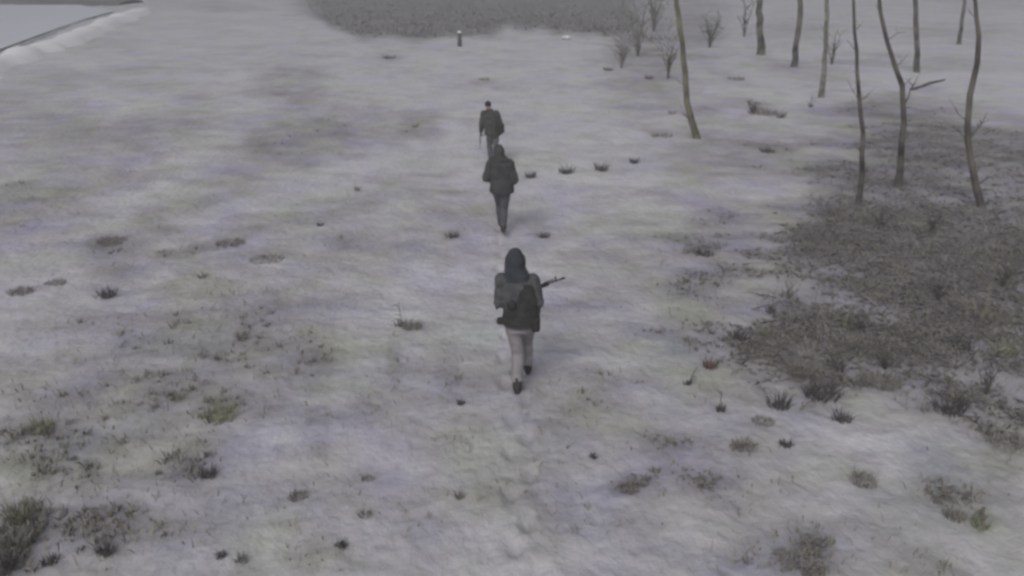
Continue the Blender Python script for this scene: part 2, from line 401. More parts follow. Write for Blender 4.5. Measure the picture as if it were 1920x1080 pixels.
def scatter(name, m, count, gen, accept, zone, kind='stuff', label=None):
    """many small blades or leaves spread over the ground as one object"""
    pts = []
    tries = 0
    while len(pts) < count and tries < 60:
        tries += 1
        px = rng.uniform(zone[0], zone[2], 6000); py = zone[1] + (zone[3] - zone[1]) * rng.uniform(0, 1, 6000) ** .8
        u, v = (px - 960) / F, (py - 540) / F
        dz = -sp - v * cp; t = -H / dz; X = u * t; Y = (cp - v * sp) * t
        c = cover_at(X, Y); ok = rng.uniform(0, 1, 6000) < accept(c)
        for x, y in zip(X[ok], Y[ok]): pts.append((x, y))
    pts = pts[:count]; V, Fc = [], []
    hz = height(np.array([p[0] for p in pts]), np.array([p[1] for p in pts]))
    for (x, y), z in zip(pts, hz):
        v, f = gen(); b = len(V); V += [(a + x, c + y, d + z) for a, c, d in v]; Fc += [tuple(i + b for i in q) for q in f]
    ob = link(name, pyd(V, Fc), M[m], smooth=False); tag(ob, kind=kind)
    if label: tag(ob, label, 'ground cover')
    return ob
def leaf():
    s = rng.uniform(.022, .052); a = rng.uniform(0, 6.28); t = rng.uniform(-.5, .9); c, q = math.cos(a), math.sin(a)
    P = [(-s, 0, 0), (0, -s * .55, .012), (s, 0, s * t), (0, s * .55, .012)]
    z0 = rng.uniform(.0, .035)
    return [(x * c - y * q, x * q + y * c, z + z0) for x, y, z in P], [(0, 1, 2), (0, 2, 3)]
def lstick():
    a = rng.uniform(0, 6.28); l = rng.uniform(.12, .5); z1 = rng.uniform(.0, .22) * rng.uniform(0, 1); c, q = math.cos(a) * l, math.sin(a) * l; w_ = rng.uniform(.003, .008)
    return [(0, 0, -.01), (-w_, w_, .03), (w_, w_, .03), (c * .5, q * .5, .03 + z1 * .7), (c, q, .02 + z1), (c * .5 + w_, q * .5 + w_, .04 + z1 * .6)], [(0, 1, 3), (0, 2, 3), (1, 2, 3), (3, 4, 5), (1, 3, 5)]
def gblade(hm=.16, wm=.008):
    def g():
        h = hm * rng.uniform(.3, 1); a = rng.uniform(0, 6.28); l = h * rng.uniform(.2, 1.5); b = rng.uniform(0, 3.14); wd = wm * rng.uniform(.6, 1.5)
        wx, wy = math.cos(b) * wd, math.sin(b) * wd; dx, dy = math.cos(a) * l, math.sin(a) * l
        return [(-wx, -wy, -.02), (wx, wy, -.02), (dx * .4 + wx, dy * .4 + wy, h * .65), (dx * .4 - wx, dy * .4 - wy, h * .65), (dx, dy, h)], [(0, 1, 2, 3), (3, 2, 4)]
    return g
def small_tuft():
    V, Fc = [], []
    n = int(rng.integers(5, 12)); sc_ = rng.uniform(.4, 1.1)
    for k in range(n):
        v, f = gblade(.13 * sc_, .007)(); ox, oy = rng.normal(0, .03 * sc_, 2); b = len(V)
        V += [(x + ox, y + oy, z) for x, y, z in v]; Fc += [tuple(i + b for i in q) for q in f]
    return V, Fc
scatter('leaf_litter', 'leaf', 20000, leaf, lambda c: np.clip((c - .56) * 3, 0, 1) ** 1.5, (1150, 190, 2300, 1080), label='brown leaf litter lying between the saplings on the right')
scatter('litter_twigs', 'twig', 2200, lstick, lambda c: np.clip((c - .58) * 2.5, 0, 1), (1350, 190, 2300, 800), label='thin broken twigs lying over the brown leaf litter')
scatter('dead_grass', 'grass', 2600, small_tuft, lambda c: np.clip((c - .52) * 1.8, 0, 1) ** 1.5, (-200, 90, 2200, 1080), label='thin dead grass poking through the snow')
scatter('frosty_grass', 'straw', 5200, gblade(.12, .006), lambda c: np.clip((c - .36) * 1.5, 0, 1), (-200, 120, 2200, 1080), label='pale frosted grass blades in the thin snow')

def far_blade():
    return gblade(.32, .05)()
scatter('rough_field_grass', 'leaf', 2200, far_blade, lambda c: np.clip((c - .6) * 1.5, 0, 1), (520, 2, 1250, 80), label='dark dead grass of the rough field at the top')

row = 'grass tufts in a row right of the second person'
tuft(995, 328, 24, 15, 'first dark tuft of the row, right beside the second person', seed=1, group=row)
tuft(1062, 320, 34, 17, 'second dark tuft of the row right of the second person', seed=2, group=row)
tuft(1128, 316, 27, 19, 'third dark tuft of the row right of the second person', seed=3, group=row)
tuft(1190, 305, 24, 12, 'smallest last tuft of the row, nearest to the leaning lichen tree', seed=4, group=row)
T = [
    (908, 153, 26, 9, 'low faint tuft in the snow just beyond the farthest person', 'grass'),
    (730, 109, 34, 11, 'wide low tuft far off at the left in the bright snow', 'grassdark'),
    (1140, 134, 26, 9, 'low dark tuft left of the shrub clump at the field edge', 'grassdark'),
    (1216, 150, 26, 12, 'dark tuft just left of the foot of the shrub clump', 'grassdark'),
    (1260, 214, 20, 10, 'small grey tuft left of the lower trunk of the lichen tree', 'grass'),
    (1240, 254, 46, 13, 'wide flat tuft on the snow slope left of the lichen tree foot', 'grass'),
    (778, 238, 14, 15, 'small upright tuft left of the farthest person', 'grass'),
    (848, 440, 30, 15, 'round dark tuft left of the boots of the second person', 'grassdark'),
    (1018, 440, 34, 12, 'flat dark tuft right of the boots of the second person', 'grassdark'),
    (600, 420, 14, 12, 'tiny lone dark tuft in clean snow at mid left', 'grassdark'),
    (670, 356, 10, 18, 'small upright dark tuft on the left below the far smudge', 'grass'),
    (1320, 476, 50, 16, 'wide dark tuft in the grey snow at centre right', 'grassdark'),
    (772, 618, 40, 28, 'broad dark tuft beside the bent stalk left of the nearest person', 'grass'),
    (865, 765, 18, 14, 'small tuft at lower left of the boots of the nearest person', 'grassdark'),
    (1113, 864, 14, 15, 'tiny dark tuft in clean snow at bottom right of centre', 'grassdark'),
    (1228, 890, 22, 14, 'small grey tuft right of the tiny tuft near the bottom', 'grass'),
    (1180, 922, 45, 10, 'long flat grey tuft low in the snow right of centre', 'grass'),
    (862, 940, 16, 22, 'thin grey tuft near the bottom centre', 'grass'),
    (640, 1030, 26, 16, 'compact dark tuft at the bottom left of centre', 'grassdark'),
    (685, 972, 30, 14, 'grey tuft above the compact tuft at the bottom', 'grass'),
    (690, 905, 30, 12, 'faint grey tuft at lower centre, highest of the trio there', 'grass'),
    (560, 938, 40, 19, 'spread tuft at lower left with short dark blades', 'grass'),
    (392, 902, 36, 30, 'dark rounded tussock at lower left', 'grassdark'),
    (200, 1044, 40, 36, 'forked dark tuft at the bottom left', 'grassdark'),
    (95, 1060, 36, 20, 'low dark tuft right beside the brushy bottom left corner', 'grassdark'),
    (455, 1058, 20, 26, 'narrow upright tuft at the bottom left', 'grass'),
    (415, 1052, 22, 12, 'small low tuft left of the narrow upright one at the bottom', 'grassdark'),
    (410, 790, 84, 30, 'pale green grass cushion in the snow at lower left', 'grassgreen'),
    (78, 812, 60, 34, 'yellow green grass clump at the far lower left', 'grassgreen'),
    (40, 550, 50, 16, 'flat dark tuft at the left edge halfway down', 'grass'),
    (105, 532, 40, 12, 'small flat tuft right of the one at the left edge', 'grass'),
    (200, 556, 46, 26, 'dark tuft at the foot of the large bare smudge on the left', 'grassdark'),
    (455, 640, 20, 34, 'upright grey tuft at left below the rusty patch', 'grass'),
    (380, 520, 14, 20, 'small dark tuft left of the rusty patch', 'grass'),
    (1385, 638, 36, 34, 'dark green tuft, left one of the pair beside the litter', 'grassdark'),
    (1436, 632, 30, 28, 'olive tuft, right one of the pair beside the litter', 'grassgreen'),
    (1330, 690, 34, 30, 'dark reddish tuft alone in the snow left of the litter', 'rust'),
    (1460, 760, 50, 44, 'spiky dark tuft at the lower edge of the litter', 'grassdark'),
    (1540, 742, 76, 40, 'widest dark tussock at the lower edge of the litter', 'grassdark'),
    (1578, 786, 44, 26, 'dark tuft below the widest tussock in clean snow', 'grassdark'),
    (1475, 834, 34, 16, 'small dark tuft in the clean snow below the litter', 'grassdark'),
    (1394, 842, 30, 22, 'small round tuft left of the one in the clean snow', 'grass'),
    (1430, 790, 45, 17, 'brown tuft mat under the spiky dark tuft', 'grass'),
    (1600, 650, 60, 34, 'grey brown tussock in the middle of the litter', 'grass'),
    (1585, 612, 30, 34, 'upright olive tuft at the top of the brown tussock', 'grassgreen'),
    (1650, 720, 80, 44, 'big tangled grey tussock right of the widest one', 'grass'),
    (1500, 700, 60, 40, 'brown tussock above the spiky dark tuft', 'grass'),
    (1780, 770, 70, 44, 'dark teal grey tussock in the litter at lower right', 'grassdark'),
    (1838, 984, 36, 20, 'yellow green tuft at the bottom right', 'grassgreen'),
    (1790, 966, 44, 22, 'dark grey tussock left of the yellow green tuft', 'grass'),
    (1620, 900, 54, 18, 'flat grey tuft in the snow at lower right', 'grass'),
    (1525, 1082, 44, 24, 'small grey brush clump at the bottom edge right of centre', 'grass'),
    (1310, 905, 33, 11, 'faint flat tuft between the bottom centre and the litter', 'grass'),
    (1430, 215, 60, 22, 'brown bramble mat in snow right of the lichen tree', 'grass'),
    (1465, 222, 20, 24, 'dark end tuft of the brown bramble mat', 'grassdark'),
    (1438, 284, 44, 14, 'flat dark tuft below the bramble mat', 'grassdark'),
    (1380, 150, 34, 12, 'dark flat tuft right of the lichen tree trunk', 'grass'),
    (1600, 408, 90, 16, 'wide dark mat of grass left of the slender dark tree foot', 'grass'),
    (1800, 650, 60, 30, 'dark mat of grass in the middle of the litter at right', 'grassdark'),
    (1885, 660, 60, 34, 'dark olive grass mat at the right edge', 'grassgreen'),
    (210, 450, 60, 18, 'faint flat tuft above the bare smudge on the left', 'grass'),
    (430, 455, 60, 16, 'flat grey tuft on the streak of thin snow at left', 'grass'),
    (500, 485, 70, 16, 'flat grey tuft right end of the streak of thin snow', 'grass'),
]
for i, (px, py, wp, hp, lb, m) in enumerate(T):
    tuft(px, py, wp * .9, hp * .8, lb, m, seed=100 + i * 7, n=30 + wp, lean=1.2)
# brushy corner at the bottom left: a few clumps one behind the other
for i, (px, py, wp, hp, m, lb) in enumerate([(8, 1075, 70, 56, 'grassdark', 'lowest dark brush clump in the bottom left corner'), (30, 1030, 50, 50, 'grass', 'middle brush clump in the bottom left corner'), (40, 985, 44, 50, 'grassgreen', 'highest, olive brush clump in the bottom left corner')]):
    tuft(px, py, wp, hp, lb, m, seed=900 + i, name='brush_clump', cat='brush', n=80)

weed(752, 612, 50, 'thin bent grey stalk standing in snow left of the nearest person', 11, 'post', lean=-.05)
weed(1445, 590, 46, 'thin grey stalk above the olive tuft left of the litter', 12, 'twig', lean=.1)
weed(1290, 722, 36, 'forked dark weed alone in the snow left of the spiky tuft', 13, 'grassdark', lean=.4)
weed(1350, 770, 44, 'short straight dark weed in snow below the reddish tuft', 14, 'grassdark', nb=1)
weed(1560, 725, 40, 'dark weed behind the widest tussock of the litter', 15, 'twig')
weed(1845, 592, 150, 'tall pale stalk rising from the litter at right', 16, 'straw', lean=.05, nb=2)
weed(1655, 560, 60, 'pale branching weed in the middle of the litter', 17, 'straw', lean=.5)
weed(1590, 612, 30, 'short brown weed at the left side of the litter', 18, 'twig')
weed(1520, 200, 24, 'short dark weed at the foot of the thin tree', 19, 'grassdark')
weed(1205, 70, 60, 'slim pale weed in the shrub clump at the field edge', 20, 'straw')
def litter_stick(pa, pb, m, label, rpx=3):
    a, b = at(*pa), at(*pb); s = math.hypot(a.y, H) / F
    a.z = gz(a.x, a.y) + .03; b.z = gz(b.x, b.y) + .05; mid = (a + b) / 2 + Vector((.02, .03, .06))
    c = a.copy(); v, f = tube([a - c, mid - c, b - c], [rpx * s, rpx * s * .8, rpx * s * .4], 6)
    o = link('fallen_stick', pyd(v, f), M[m]); o.location = c; tag(o, label, 'stick')
litter_stick((1858, 664), (1905, 660), 'straw', 'pale broken stick lying on dark litter at the right edge')
litter_stick((1712, 166), (1772, 150), 'bark', 'short dark fallen stick beside the forked tree')
litter_stick((1500, 860 - 92), (1530, 760), 'straw', 'pale stick between the spiky tuft and the widest tussock', 2)

def stone(px, py, wpx, label, m='stone'):
    p = at(px, py); s = math.hypot(p.y, H) / F * wpx / 2
    bm = bmesh.new(); bmesh.ops.create_icosphere(bm, subdivisions=3, radius=1)
    for v in bm.verts:
        k = 1 + .35 * (fbm(np.array(v.co.x * 2 + 5), np.array(v.co.y * 2 + v.co.z * 3), int(px), 3) - .5)
        v.co = Vector((v.co.x * s, v.co.y * s * .7, v.co.z * s * .55)) * float(k)
    me = bpy.data.meshes.new('stone'); bm.to_mesh(me); bm.free()
    root = empty('snowy_stone', (p.x, p.y, gz(p.x, p.y))); tag(root, label, 'stone')
    link('stone', me, M[m], root)
    bm = bmesh.new(); bmesh.ops.create_icosphere(bm, subdivisions=3, radius=1)
    for v in bm.verts: v.co = Vector((v.co.x * s * .92, v.co.y * s * .66, v.co.z * s * .32 + s * .34))
    me = bpy.data.meshes.new('cap'); bm.to_mesh(me); bm.free(); link('snow_cap', me, M['bank'], root)
stone(1062, 72, 17, 'snow capped stone at the edge of the dark field')

# short post far off
p = at(862, 86); s = math.hypot(p.y, H) / F
root = empty('wooden_post', (p.x, p.y, gz(p.x, p.y))); tag(root, 'short dark wooden post standing in far bright snow', 'post')
v, f = tube([Vector((0, 0, -.2)), Vector((0, 0, 12 * s)), Vector((.01, 0, 24 * s))], [4 * s, 3.8 * s, 3.4 * s], 10); link('shaft', pyd(v, f), M['post'], root)
v, f = tube([Vector((0, 0, 24 * s)), Vector((0, 0, 26 * s)), Vector((0, 0, 27.5 * s))], [4.3 * s, 3.6 * s, 1. * s], 10); link('snow_cap', pyd(v, f), M['bank'], root)

# ------------------------------------------------------------------ trees
def tree(pxs, label, m, wpx, total, seed, nbr=7, br_from=.35, name='bare_tree', group=None, kink=0., low=()):
    """pxs: trunk points from the foot upwards; the trunk then goes on to its full height in metres"""
    r = random.Random(seed)
    base = at(*pxs[0]); Y = base.y; s = math.hypot(Y, H) / F
    P = [Vector((base.x, Y, -.15))]
    lean_y = r.uniform(-.03, .03)
    for q in pxs: 
        v = at_depth(q[0], q[1], Y); v.y += lean_y * v.z; P.append(Vector((v.x, v.y, max(v.z, .02))))
    d = (P[-1] - P[-3 if len(P) > 3 else -2]).normalized()
    while P[-1].z < total:
        d = (d + Vector((r.uniform(-.1, .1), r.uniform(-.1, .1), .12))).normalized(); P.append(P[-1] + d * max(.6, total / 12))
    # resample
    Q = []
    for i in range(len(P) - 1):
        L = (P[i + 1] - P[i]).length; n = max(1, int(L / .35))
        for k in range(n):
            t = k / n; c = P[i].lerp(P[i + 1], t); Q.append(c + Vector((r.uniform(-1, 1), r.uniform(-1, 1), 0)) * wpx * s * .10)
    Q.append(P[-1]); Lt = len(Q)
    rad = [wpx * s * .44 * (1.0 - .85 * (i / (Lt - 1)) ** 1.2) * (1 + (.5 if i == 0 else .2 if i == 1 else .1 if i == 2 else 0)) * r.uniform(.93, 1.07) for i in range(Lt)]
    root = empty(name, (base.x, Y, gz(base.x, Y))); tag(root, label, 'tree', group); c0 = Vector((base.x, Y, 0))
    v, f = tube([q - c0 for q in Q], rad, 10); link('trunk', pyd(v, f), M[m], root)
    for k in range(7 if Y < 30 else 0):      # thin dead side shoots low on the trunk
        i = r.randint(int(Lt * .08), int(Lt * .6)); q = Q[i] - c0; a = r.uniform(0, 6.28); l = r.uniform(.15, .55)
        e = q + Vector((math.cos(a) * l * .5, math.sin(a) * l * .5, l * .35)); g = q + Vector((math.cos(a) * l, math.sin(a) * l, l * r.uniform(.4, 1.1)))
        link('shoot', pyd(*merge(tube([q, e, g], [.011, .008, .003], 5), tube([e, e + Vector((r.uniform(-.12, .12), r.uniform(-.1, .1), .16))], [.005, .002], 4))), M['twig'], root)
    spots = [(r.uniform(br_from, .97), None) for _ in range(nbr)] + [(t, a) for t, a in low]
    for t, az in spots:
        i = min(int(t * (Lt - 1)), Lt - 2); q = Q[i] - c0; rr = rad[i]
        a = r.uniform(0, 6.28) if az is None else az; l = r.uniform(.12, .26) * total * (1.15 - t) + .25
        if az is not None: l = .5 + .25 * rr * 10
        pts = [q]; dd = Vector((math.cos(a), math.sin(a), r.uniform(.5, 1.1))).normalized()
        for k in range(5):
            dd = (dd + Vector((r.uniform(-.25, .25), r.uniform(-.25, .25), .1))).normalized(); pts.append(pts[-1] + dd * l / 5)
        V, Fc = tube(pts, [rr * .5 * (1 - .8 * k / 5) + .002 for k in range(6)], 6)
        for k in range(6):
            j = r.randint(2, 5); a2 = r.uniform(0, 6.28); l2 = l * r.uniform(.15, .35); e = pts[j]
            dd2 = Vector((math.cos(a2), math.sin(a2), r.uniform(.2, 1))).normalized()
            m2 = e + dd2 * l2 * .5 + Vector((0, 0, .03)); V, Fc = merge((V, Fc), tube([e, m2, e + dd2 * l2 + Vector((r.uniform(-.05, .05), 0, .05))], [rr * .16 + .002, rr * .1 + .002, .002], 4))
        link('branch', pyd(V, Fc), M['twig' if m == 'bark' else m], root)
    return root
tree([(1306, 258), (1298, 225), (1288, 190), (1284, 130), (1279, 80), (1272, 30), (1266, -20)], 'leaning tree with yellow lichen on its pale bark, leftmost of the grove', 'barkyel', 13, 9, 1, nbr=7, br_from=.75)
tree([(1427, 102), (1426, 60), (1424, 10)], 'straight dark trunk far off, second from the left in the grove', 'bark', 15, 12, 2, nbr=7, br_from=.6)
tree([(1490, 127), (1493, 80), (1499, 30), (1500, 0)], 'thin far tree bending right at its top, left of the pale lichen patch', 'bark', 13, 11, 3, nbr=7, br_from=.6)
tree([(1540, 182), (1545, 130), (1549, 70), (1550, 10)], 'thin tree with pale yellowish upper trunk behind the reddish patch', 'barkpale', 11, 9, 4, nbr=7, br_from=.65)
tree([(1610, 385), (1616, 330), (1618, 250), (1613, 190), (1608, 135), (1604, 60), (1600, 0)], 'slender dark tree standing left at the litter edge', 'bark', 12, 7.5, 5, nbr=7, br_from=.72)
tree([(1684, 350), (1690, 290), (1696, 230), (1693, 160), (1680, 125), (1666, 75), (1655, 25), (1650, -10)], 'dark crooked tree with a knot where it bends left', 'bark', 15, 7.5, 6, nbr=7, br_from=.72, low=((.40, 0.),))
tree([(1719, 135), (1719, 80), (1717, 20)], 'thin grey far trunk between the crooked tree and the wavy tree', 'bark', 12, 12, 7, nbr=7, br_from=.6)
tree([(1840, 390), (1830, 350), (1818, 300), (1811, 230), (1816, 180), (1829, 120), (1832, 70), (1824, 0)], 'wavy dark tree at the right standing in the dark litter', 'bark', 15, 8, 8, nbr=7, br_from=.72, low=((.30, .3),))
tree([(1797, 85), (1802, 55), (1806, 20)], 'thinnest far trunk left of the wavy tree', 'bark', 8, 9, 9, nbr=5, br_from=.6)
def shrub(px, py, hpx, wpx, label, seed, m='twig', n=16):
    r = random.Random(seed); p = at(px, py); s = math.hypot(p.y, H) / F
    root = empty('bare_shrub', (p.x, p.y, gz(p.x, p.y))); tag(root, label, 'shrub')
    for k in range(n):
        a = r.uniform(0, 6.28); l = hpx * s * r.uniform(.5, 1); sprd = wpx * s * .5 * r.uniform(.2, 1)
        pts = [Vector((0, 0, -.05))]
        for j in range(1, 6):
            t = j / 5; pts.append(Vector((math.cos(a) * sprd * t ** 1.3 + r.uniform(-.03, .03), math.sin(a) * sprd * t ** 1.3, l * t)))
        V, Fc = tube(pts, [.9 * s * (1 - .7 * j / 5) for j in range(6)], 4)
        for q in range(5):
            e = pts[r.randint(2, 5)]; a2 = r.uniform(0, 6.28); l2 = l * r.uniform(.12, .3)
            V, Fc = merge((V, Fc), tube([e, e + Vector((math.cos(a2) * l2, math.sin(a2) * l2, l2))], [.45 * s, .2 * s], 4))
        link('stem', pyd(V, Fc), M[m], root)
shrub(1196, 105, 100, 70, 'pale greenish bare shrub at the right end of the dark field', 21, 'barkpale', 14)
shrub(1252, 150, 90, 46, 'small brown shrub just left of the lichen tree', 22, 'barkyel', 10)
shrub(1395, 70, 60, 30, 'small dark shrub left of the straight far trunk', 23, 'twig', 8)
shrub(1560, 120, 60, 60, 'low yellowish shrub beside the thin tree', 24, 'barkyel', 8)

# ------------------------------------------------------------------ people
def lf(sections, n=20):
    """closed loft: (x, y, z, rx, ry)"""
    V, Fc = [], []
    for x, y, z, rx, ry in sections:
        for k in range(n):
            a = k / n * 2 * math.pi; V.append((x + math.cos(a) * rx, y + math.sin(a) * ry, z))
    for i in range(len(sections) - 1):
        for k in range(n):
            a = i * n + k; b = i * n + (k + 1) % n; Fc.append((a, b, b + n, a + n))
    Fc.append(tuple(range(n))[::-1]); Fc.append(tuple(range((len(sections) - 1) * n, len(sections) * n)))
    return V, Fc
def ell(c, r, rot=None):
    bm = bmesh.new(); bmesh.ops.create_icosphere(bm, subdivisions=3, radius=1)
    mx = Matrix.Diagonal((*r, 1));
    if rot: mx = rot.to_4x4() @ mx
    V = [tuple(Vector(c) + (mx @ v.co)) for v in bm.verts]; Fc = [tuple(v.index for v in f.verts) for f in bm.faces]; bm.free(); return V, Fc
def cap(p, q, r1, r2):
    p, q = Vector(p), Vector(q); n = max(4, int((q - p).length / (min(r1, r2) * .35)))
    d = (q - p).normalized() if (q - p).length > 1e-5 else Vector((0, 0, 1))
    prof = []
    for k in range(7):
        t = -math.pi / 2 + k / 6 * math.pi / 2; prof.append((p + d * r1 * math.sin(t), max(r1 * math.cos(t), .0005)))
    for k in range(7):
        t = k / 6 * math.pi / 2; prof.append((q + d * r2 * math.sin(t), max(r2 * math.cos(t), .0005)))
    return tube([a for a, b in prof], [b for a, b in prof], 14)
def chain(P, r):
    return merge(*[cap(P[i], P[i + 1], r[i], r[i + 1]) for i in range(len(P) - 1)])
def weld(name, shapes, m, parent, voxel=.012, smooth=6, wr=0., wseed=0, cut=None, solid=0):
    V, Fc = merge(*shapes); me = pyd(V, Fc)
    bm = bmesh.new(); bm.from_mesh(me); bmesh.ops.recalc_face_normals(bm, faces=bm.faces); bm.to_mesh(me); bm.free()
    ob = bpy.data.objects.new('tmp', me); SC.collection.objects.link(ob)
    md = ob.modifiers.new('r', 'REMESH'); md.mode = 'VOXEL'; md.voxel_size = voxel
    ms = ob.modifiers.new('s', 'SMOOTH'); ms.factor = .5; ms.iterations = smooth
    dg = bpy.context.evaluated_depsgraph_get(); out = bpy.data.meshes.new_from_object(ob.evaluated_get(dg))
    bpy.data.objects.remove(ob)
    if wr:
        n = len(out.vertices); co = np.empty(n * 3); out.vertices.foreach_get('co', co); co = co.reshape(-1, 3)
        nn = np.empty(n * 3); out.vertices.foreach_get('normal', nn); nn = nn.reshape(-1, 3)
        a = fbm((co[:, 0] + co[:, 2] * .35) * 9 + 3, (co[:, 2] + co[:, 1] * .5 + co[:, 0] * .3) * 15, wseed, 3) - .5
        b = np.abs(fbm((co[:, 0] - co[:, 1]) * 7, (co[:, 2] - co[:, 0] * .4) * 17, wseed + 9, 2) - .5)
        co = co + nn * ((a * 1.0 - b * .9 + .1) * wr)[:, None]; out.vertices.foreach_set('co', co.ravel()); out.update()
    if cut:
        bm = bmesh.new(); bm.from_mesh(out); bmesh.ops.delete(bm, geom=[v for v in bm.verts if cut(v.co)], context='VERTS')
        if solid:
            bmesh.ops.solidify(bm, geom=bm.faces[:], thickness=solid)
        bm.to_mesh(out); bm.free()
    return link(name, out, m, parent)

def hand_shapes(wr, hd, out, curl=.9, grow=0., side=1):
    """palm, four unequal bent fingers and a thumb. wr wrist, hd direction of the hand, out palm normal"""
    hd = Vector(hd).normalized(); out = Vector(out); out = (out - hd * out.dot(hd)).normalized(); sdv = hd.cross(out) * side
    w = Vector(wr); S = [cap(w, w + hd * .03, .026 + grow, .028 + grow)]
    for k in range(4):
        o_ = sdv * (.030 - .020 * k); S.append(cap(w + hd * .02 + o_ * .7, w + hd * .085 + o_, .013 + grow, .0125 + grow))
        L = (.040, .046, .043, .033)[k]; p = w + hd * .088 + o_; d = hd
        ang = curl * .5
        for seg in range(3):
            d = (hd * math.cos(ang) + out * math.sin(ang)); q = p + d * L * (1, .7, .55)[seg]
            S.append(cap(p, q, .0095 + grow, .0088 + grow)); p = q; ang += curl * .85
    p = w + hd * .025 + sdv * .022; q = p + (hd * .5 + sdv * .75 + out * .35).normalized() * .045; t = q + (hd * .6 + sdv * .2 + out * .75).normalized() * .035
    S += [cap(p, q, .014 + grow, .0115 + grow), cap(q, t, .011 + grow, .0095 + grow)]
    return S

def person(loc, rz, scale, label, J, look):
    """J: joints in metres for a 1.80 m figure facing +Y; L/R = -x/+x"""
    root = empty('person', loc, rz, scale); tag(root, label, 'person')
    hip, ch, nk, hdp = Vector(J['hip']), Vector(J['chest']), Vector(J['neck']), Vector(J['head'])
    tors = [(hip.x, hip.y, hip.z - .06, .15, .11), (hip.x, hip.y, hip.z + .02, .17, .12), (hip.x * .6 + ch.x * .4, hip.y * .6 + ch.y * .4, hip.z + .18, .145, .10), (ch.x, ch.y, ch.z, .175, .12), (ch.x, ch.y, ch.z + .12, .17, .105), (nk.x, nk.y - .01, nk.z - .03, .08, .07)]
    B = [lf(tors), cap(nk - Vector((0, 0, .06)), hdp - Vector((0, .01, .03)), .06, .056)]
    # head with brow, nose, lips, chin, ears
    B += [ell(hdp + Vector((0, -.012, .025)), (.074, .095, .10)), ell(hdp + Vector((0, .03, -.045)), (.056, .062, .07)), cap(hdp + Vector((0, .082, .01)), hdp + Vector((0, .105, -.03)), .010, .015),
          ell(hdp + Vector((0, .08, -.062)), (.024, .014, .010)), ell(hdp + Vector((0, .07, -.10)), (.022, .02, .016)), cap(hdp + Vector((-.035, .073, .032)), hdp + Vector((.035, .073, .032)), .012, .012)]
    for s_ in (-1, 1): B.append(ell(hdp + Vector((s_ * .077, -.012, -.01)), (.010, .022, .034)))
    G, JK, TR, BT = [], [], [], []
    for s_, n in ((-1, 'L'), (1, 'R')):
        sh, el, wr = (Vector(J[k + n]) for k in ('sh', 'el', 'wr'))
        kn, an, to = (Vector(J[k + n]) for k in ('kn', 'an', 'to')); hp = hip + Vector((s_ * .088, 0, -.03))
        B += [cap(ch + Vector((s_ * .08, 0, .12)), sh, .065, .062), chain([sh, el, wr], [.058, .043, .030]), chain([hp, kn, an], [.088, .060, .045]), cap(an, to, .045, .036)]
        hd_ = J.get('hd' + n, wr - el); hs_ = hand_shapes(wr, hd_, J['pn' + n], J.get('curl', .9), 0, s_); B += hs_
        G.append((hand_shapes(wr, hd_, J['pn' + n], J.get('curl', .9), .003, s_) + [cap(wr - (wr - el).normalized() * .05, wr, .036, .032)]))
        jt = look.get('bulk', 1.)
        JK += [cap(ch + Vector((s_ * .06, 0, .10)), sh, .092 * jt, .086 * jt), chain([sh, el, wr - (wr - el).normalized() * .02], [.084 * jt, .070 * jt, .050 * jt])]
        mid = hp.lerp(kn, .5); cal = kn.lerp(an, .35); tb = kn.lerp(an, .80)
        TR += [chain([hp, mid, kn, cal, tb], [.112, .098, .082, .080, .066])]
        fd = (to - an); 
        BT.append([chain([kn.lerp(an, .66), an], [.062, .056]), cap(an + Vector((0, 0, -.01)), an + fd * .5, .052, .047), cap(an + fd * .5, to, .047, .042), cap(an + Vector((0, -.035, -.035)), an, .038, .05)])
    weld('body', B, M['skin'], root, .009, 4)
    for s_ in (-1, 1):
        v, f = ell(hdp + Vector((s_ * .030, .078, .012)), (.012, .010, .010)); link('eye', pyd(v, f), M['eye'], root)
    b = look.get('bulk', 1.); hz = J.get('hem', .80)
    fl = look.get('flare', 1.)
    JK.append(lf([(hip.x, hip.y, hz, .205 * b * fl, .165 * b), (hip.x, hip.y, hz + .05, .212 * b * fl, .17 * b), (hip.x, hip.y, hip.z + .06, .20 * b, .155 * b), (hip.x * .5 + ch.x * .5, hip.y * .5 + ch.y * .5, hip.z + .2, .195 * b, .15 * b), (ch.x, ch.y, ch.z, .212 * b, .16 * b), (ch.x, ch.y - .01, ch.z + .11, .20 * b, .145 * b), (nk.x, nk.y - .015, nk.z, .10, .09), (nk.x, nk.y - .01, nk.z + .05, .085, .082)], 28))
    weld('jacket', JK, M[look['jacket']], root, .012, 5, .022, 3 + int(scale * 100))
    TR.append(lf([(hip.x, hip.y, hip.z - .14, .16, .125), (hip.x, hip.y, hip.z, .172, .13), (hip.x, hip.y, hip.z + .08, .165, .12)]))
    weld('trousers', TR, M[look['trousers']], root, .012, 5, .020, 15 + int(scale * 100))
    for bt in BT: weld('boot', bt, M['boot'], root, .009, 3)
    for g in G: weld('glove', g, M['glove'], root, .0065, 2)
    if look.get('hood'):
        hx, hy, hh = look['hood']
        face = lambda c: c.y > hdp.y + .055 and hdp.z - .12 < c.z < hdp.z + .085 and abs(c.x - hdp.x) < .085
        weld('hood', [ell(hdp + Vector((0, -.025, .02)), (hx, .135, hh)), cap(hdp + Vector((0, -.03, .02 + hh * .55)), hdp + Vector((0, -.055, -.10)), hx * .72, hx * 1.0), lf([(nk.x, nk.y - .05, nk.z - look.get('drape', .08), .16 * look.get('dw', 1), .10), (nk.x, nk.y - .045, nk.z, .15 * look.get('dw', 1), .12), (hdp.x, hdp.y - .03, hdp.z - .03, hx, .13)])],
             M[look.get('hoodmat', look['jacket'])], root, .011, 8, .014, 31, cut=face, solid=.006)
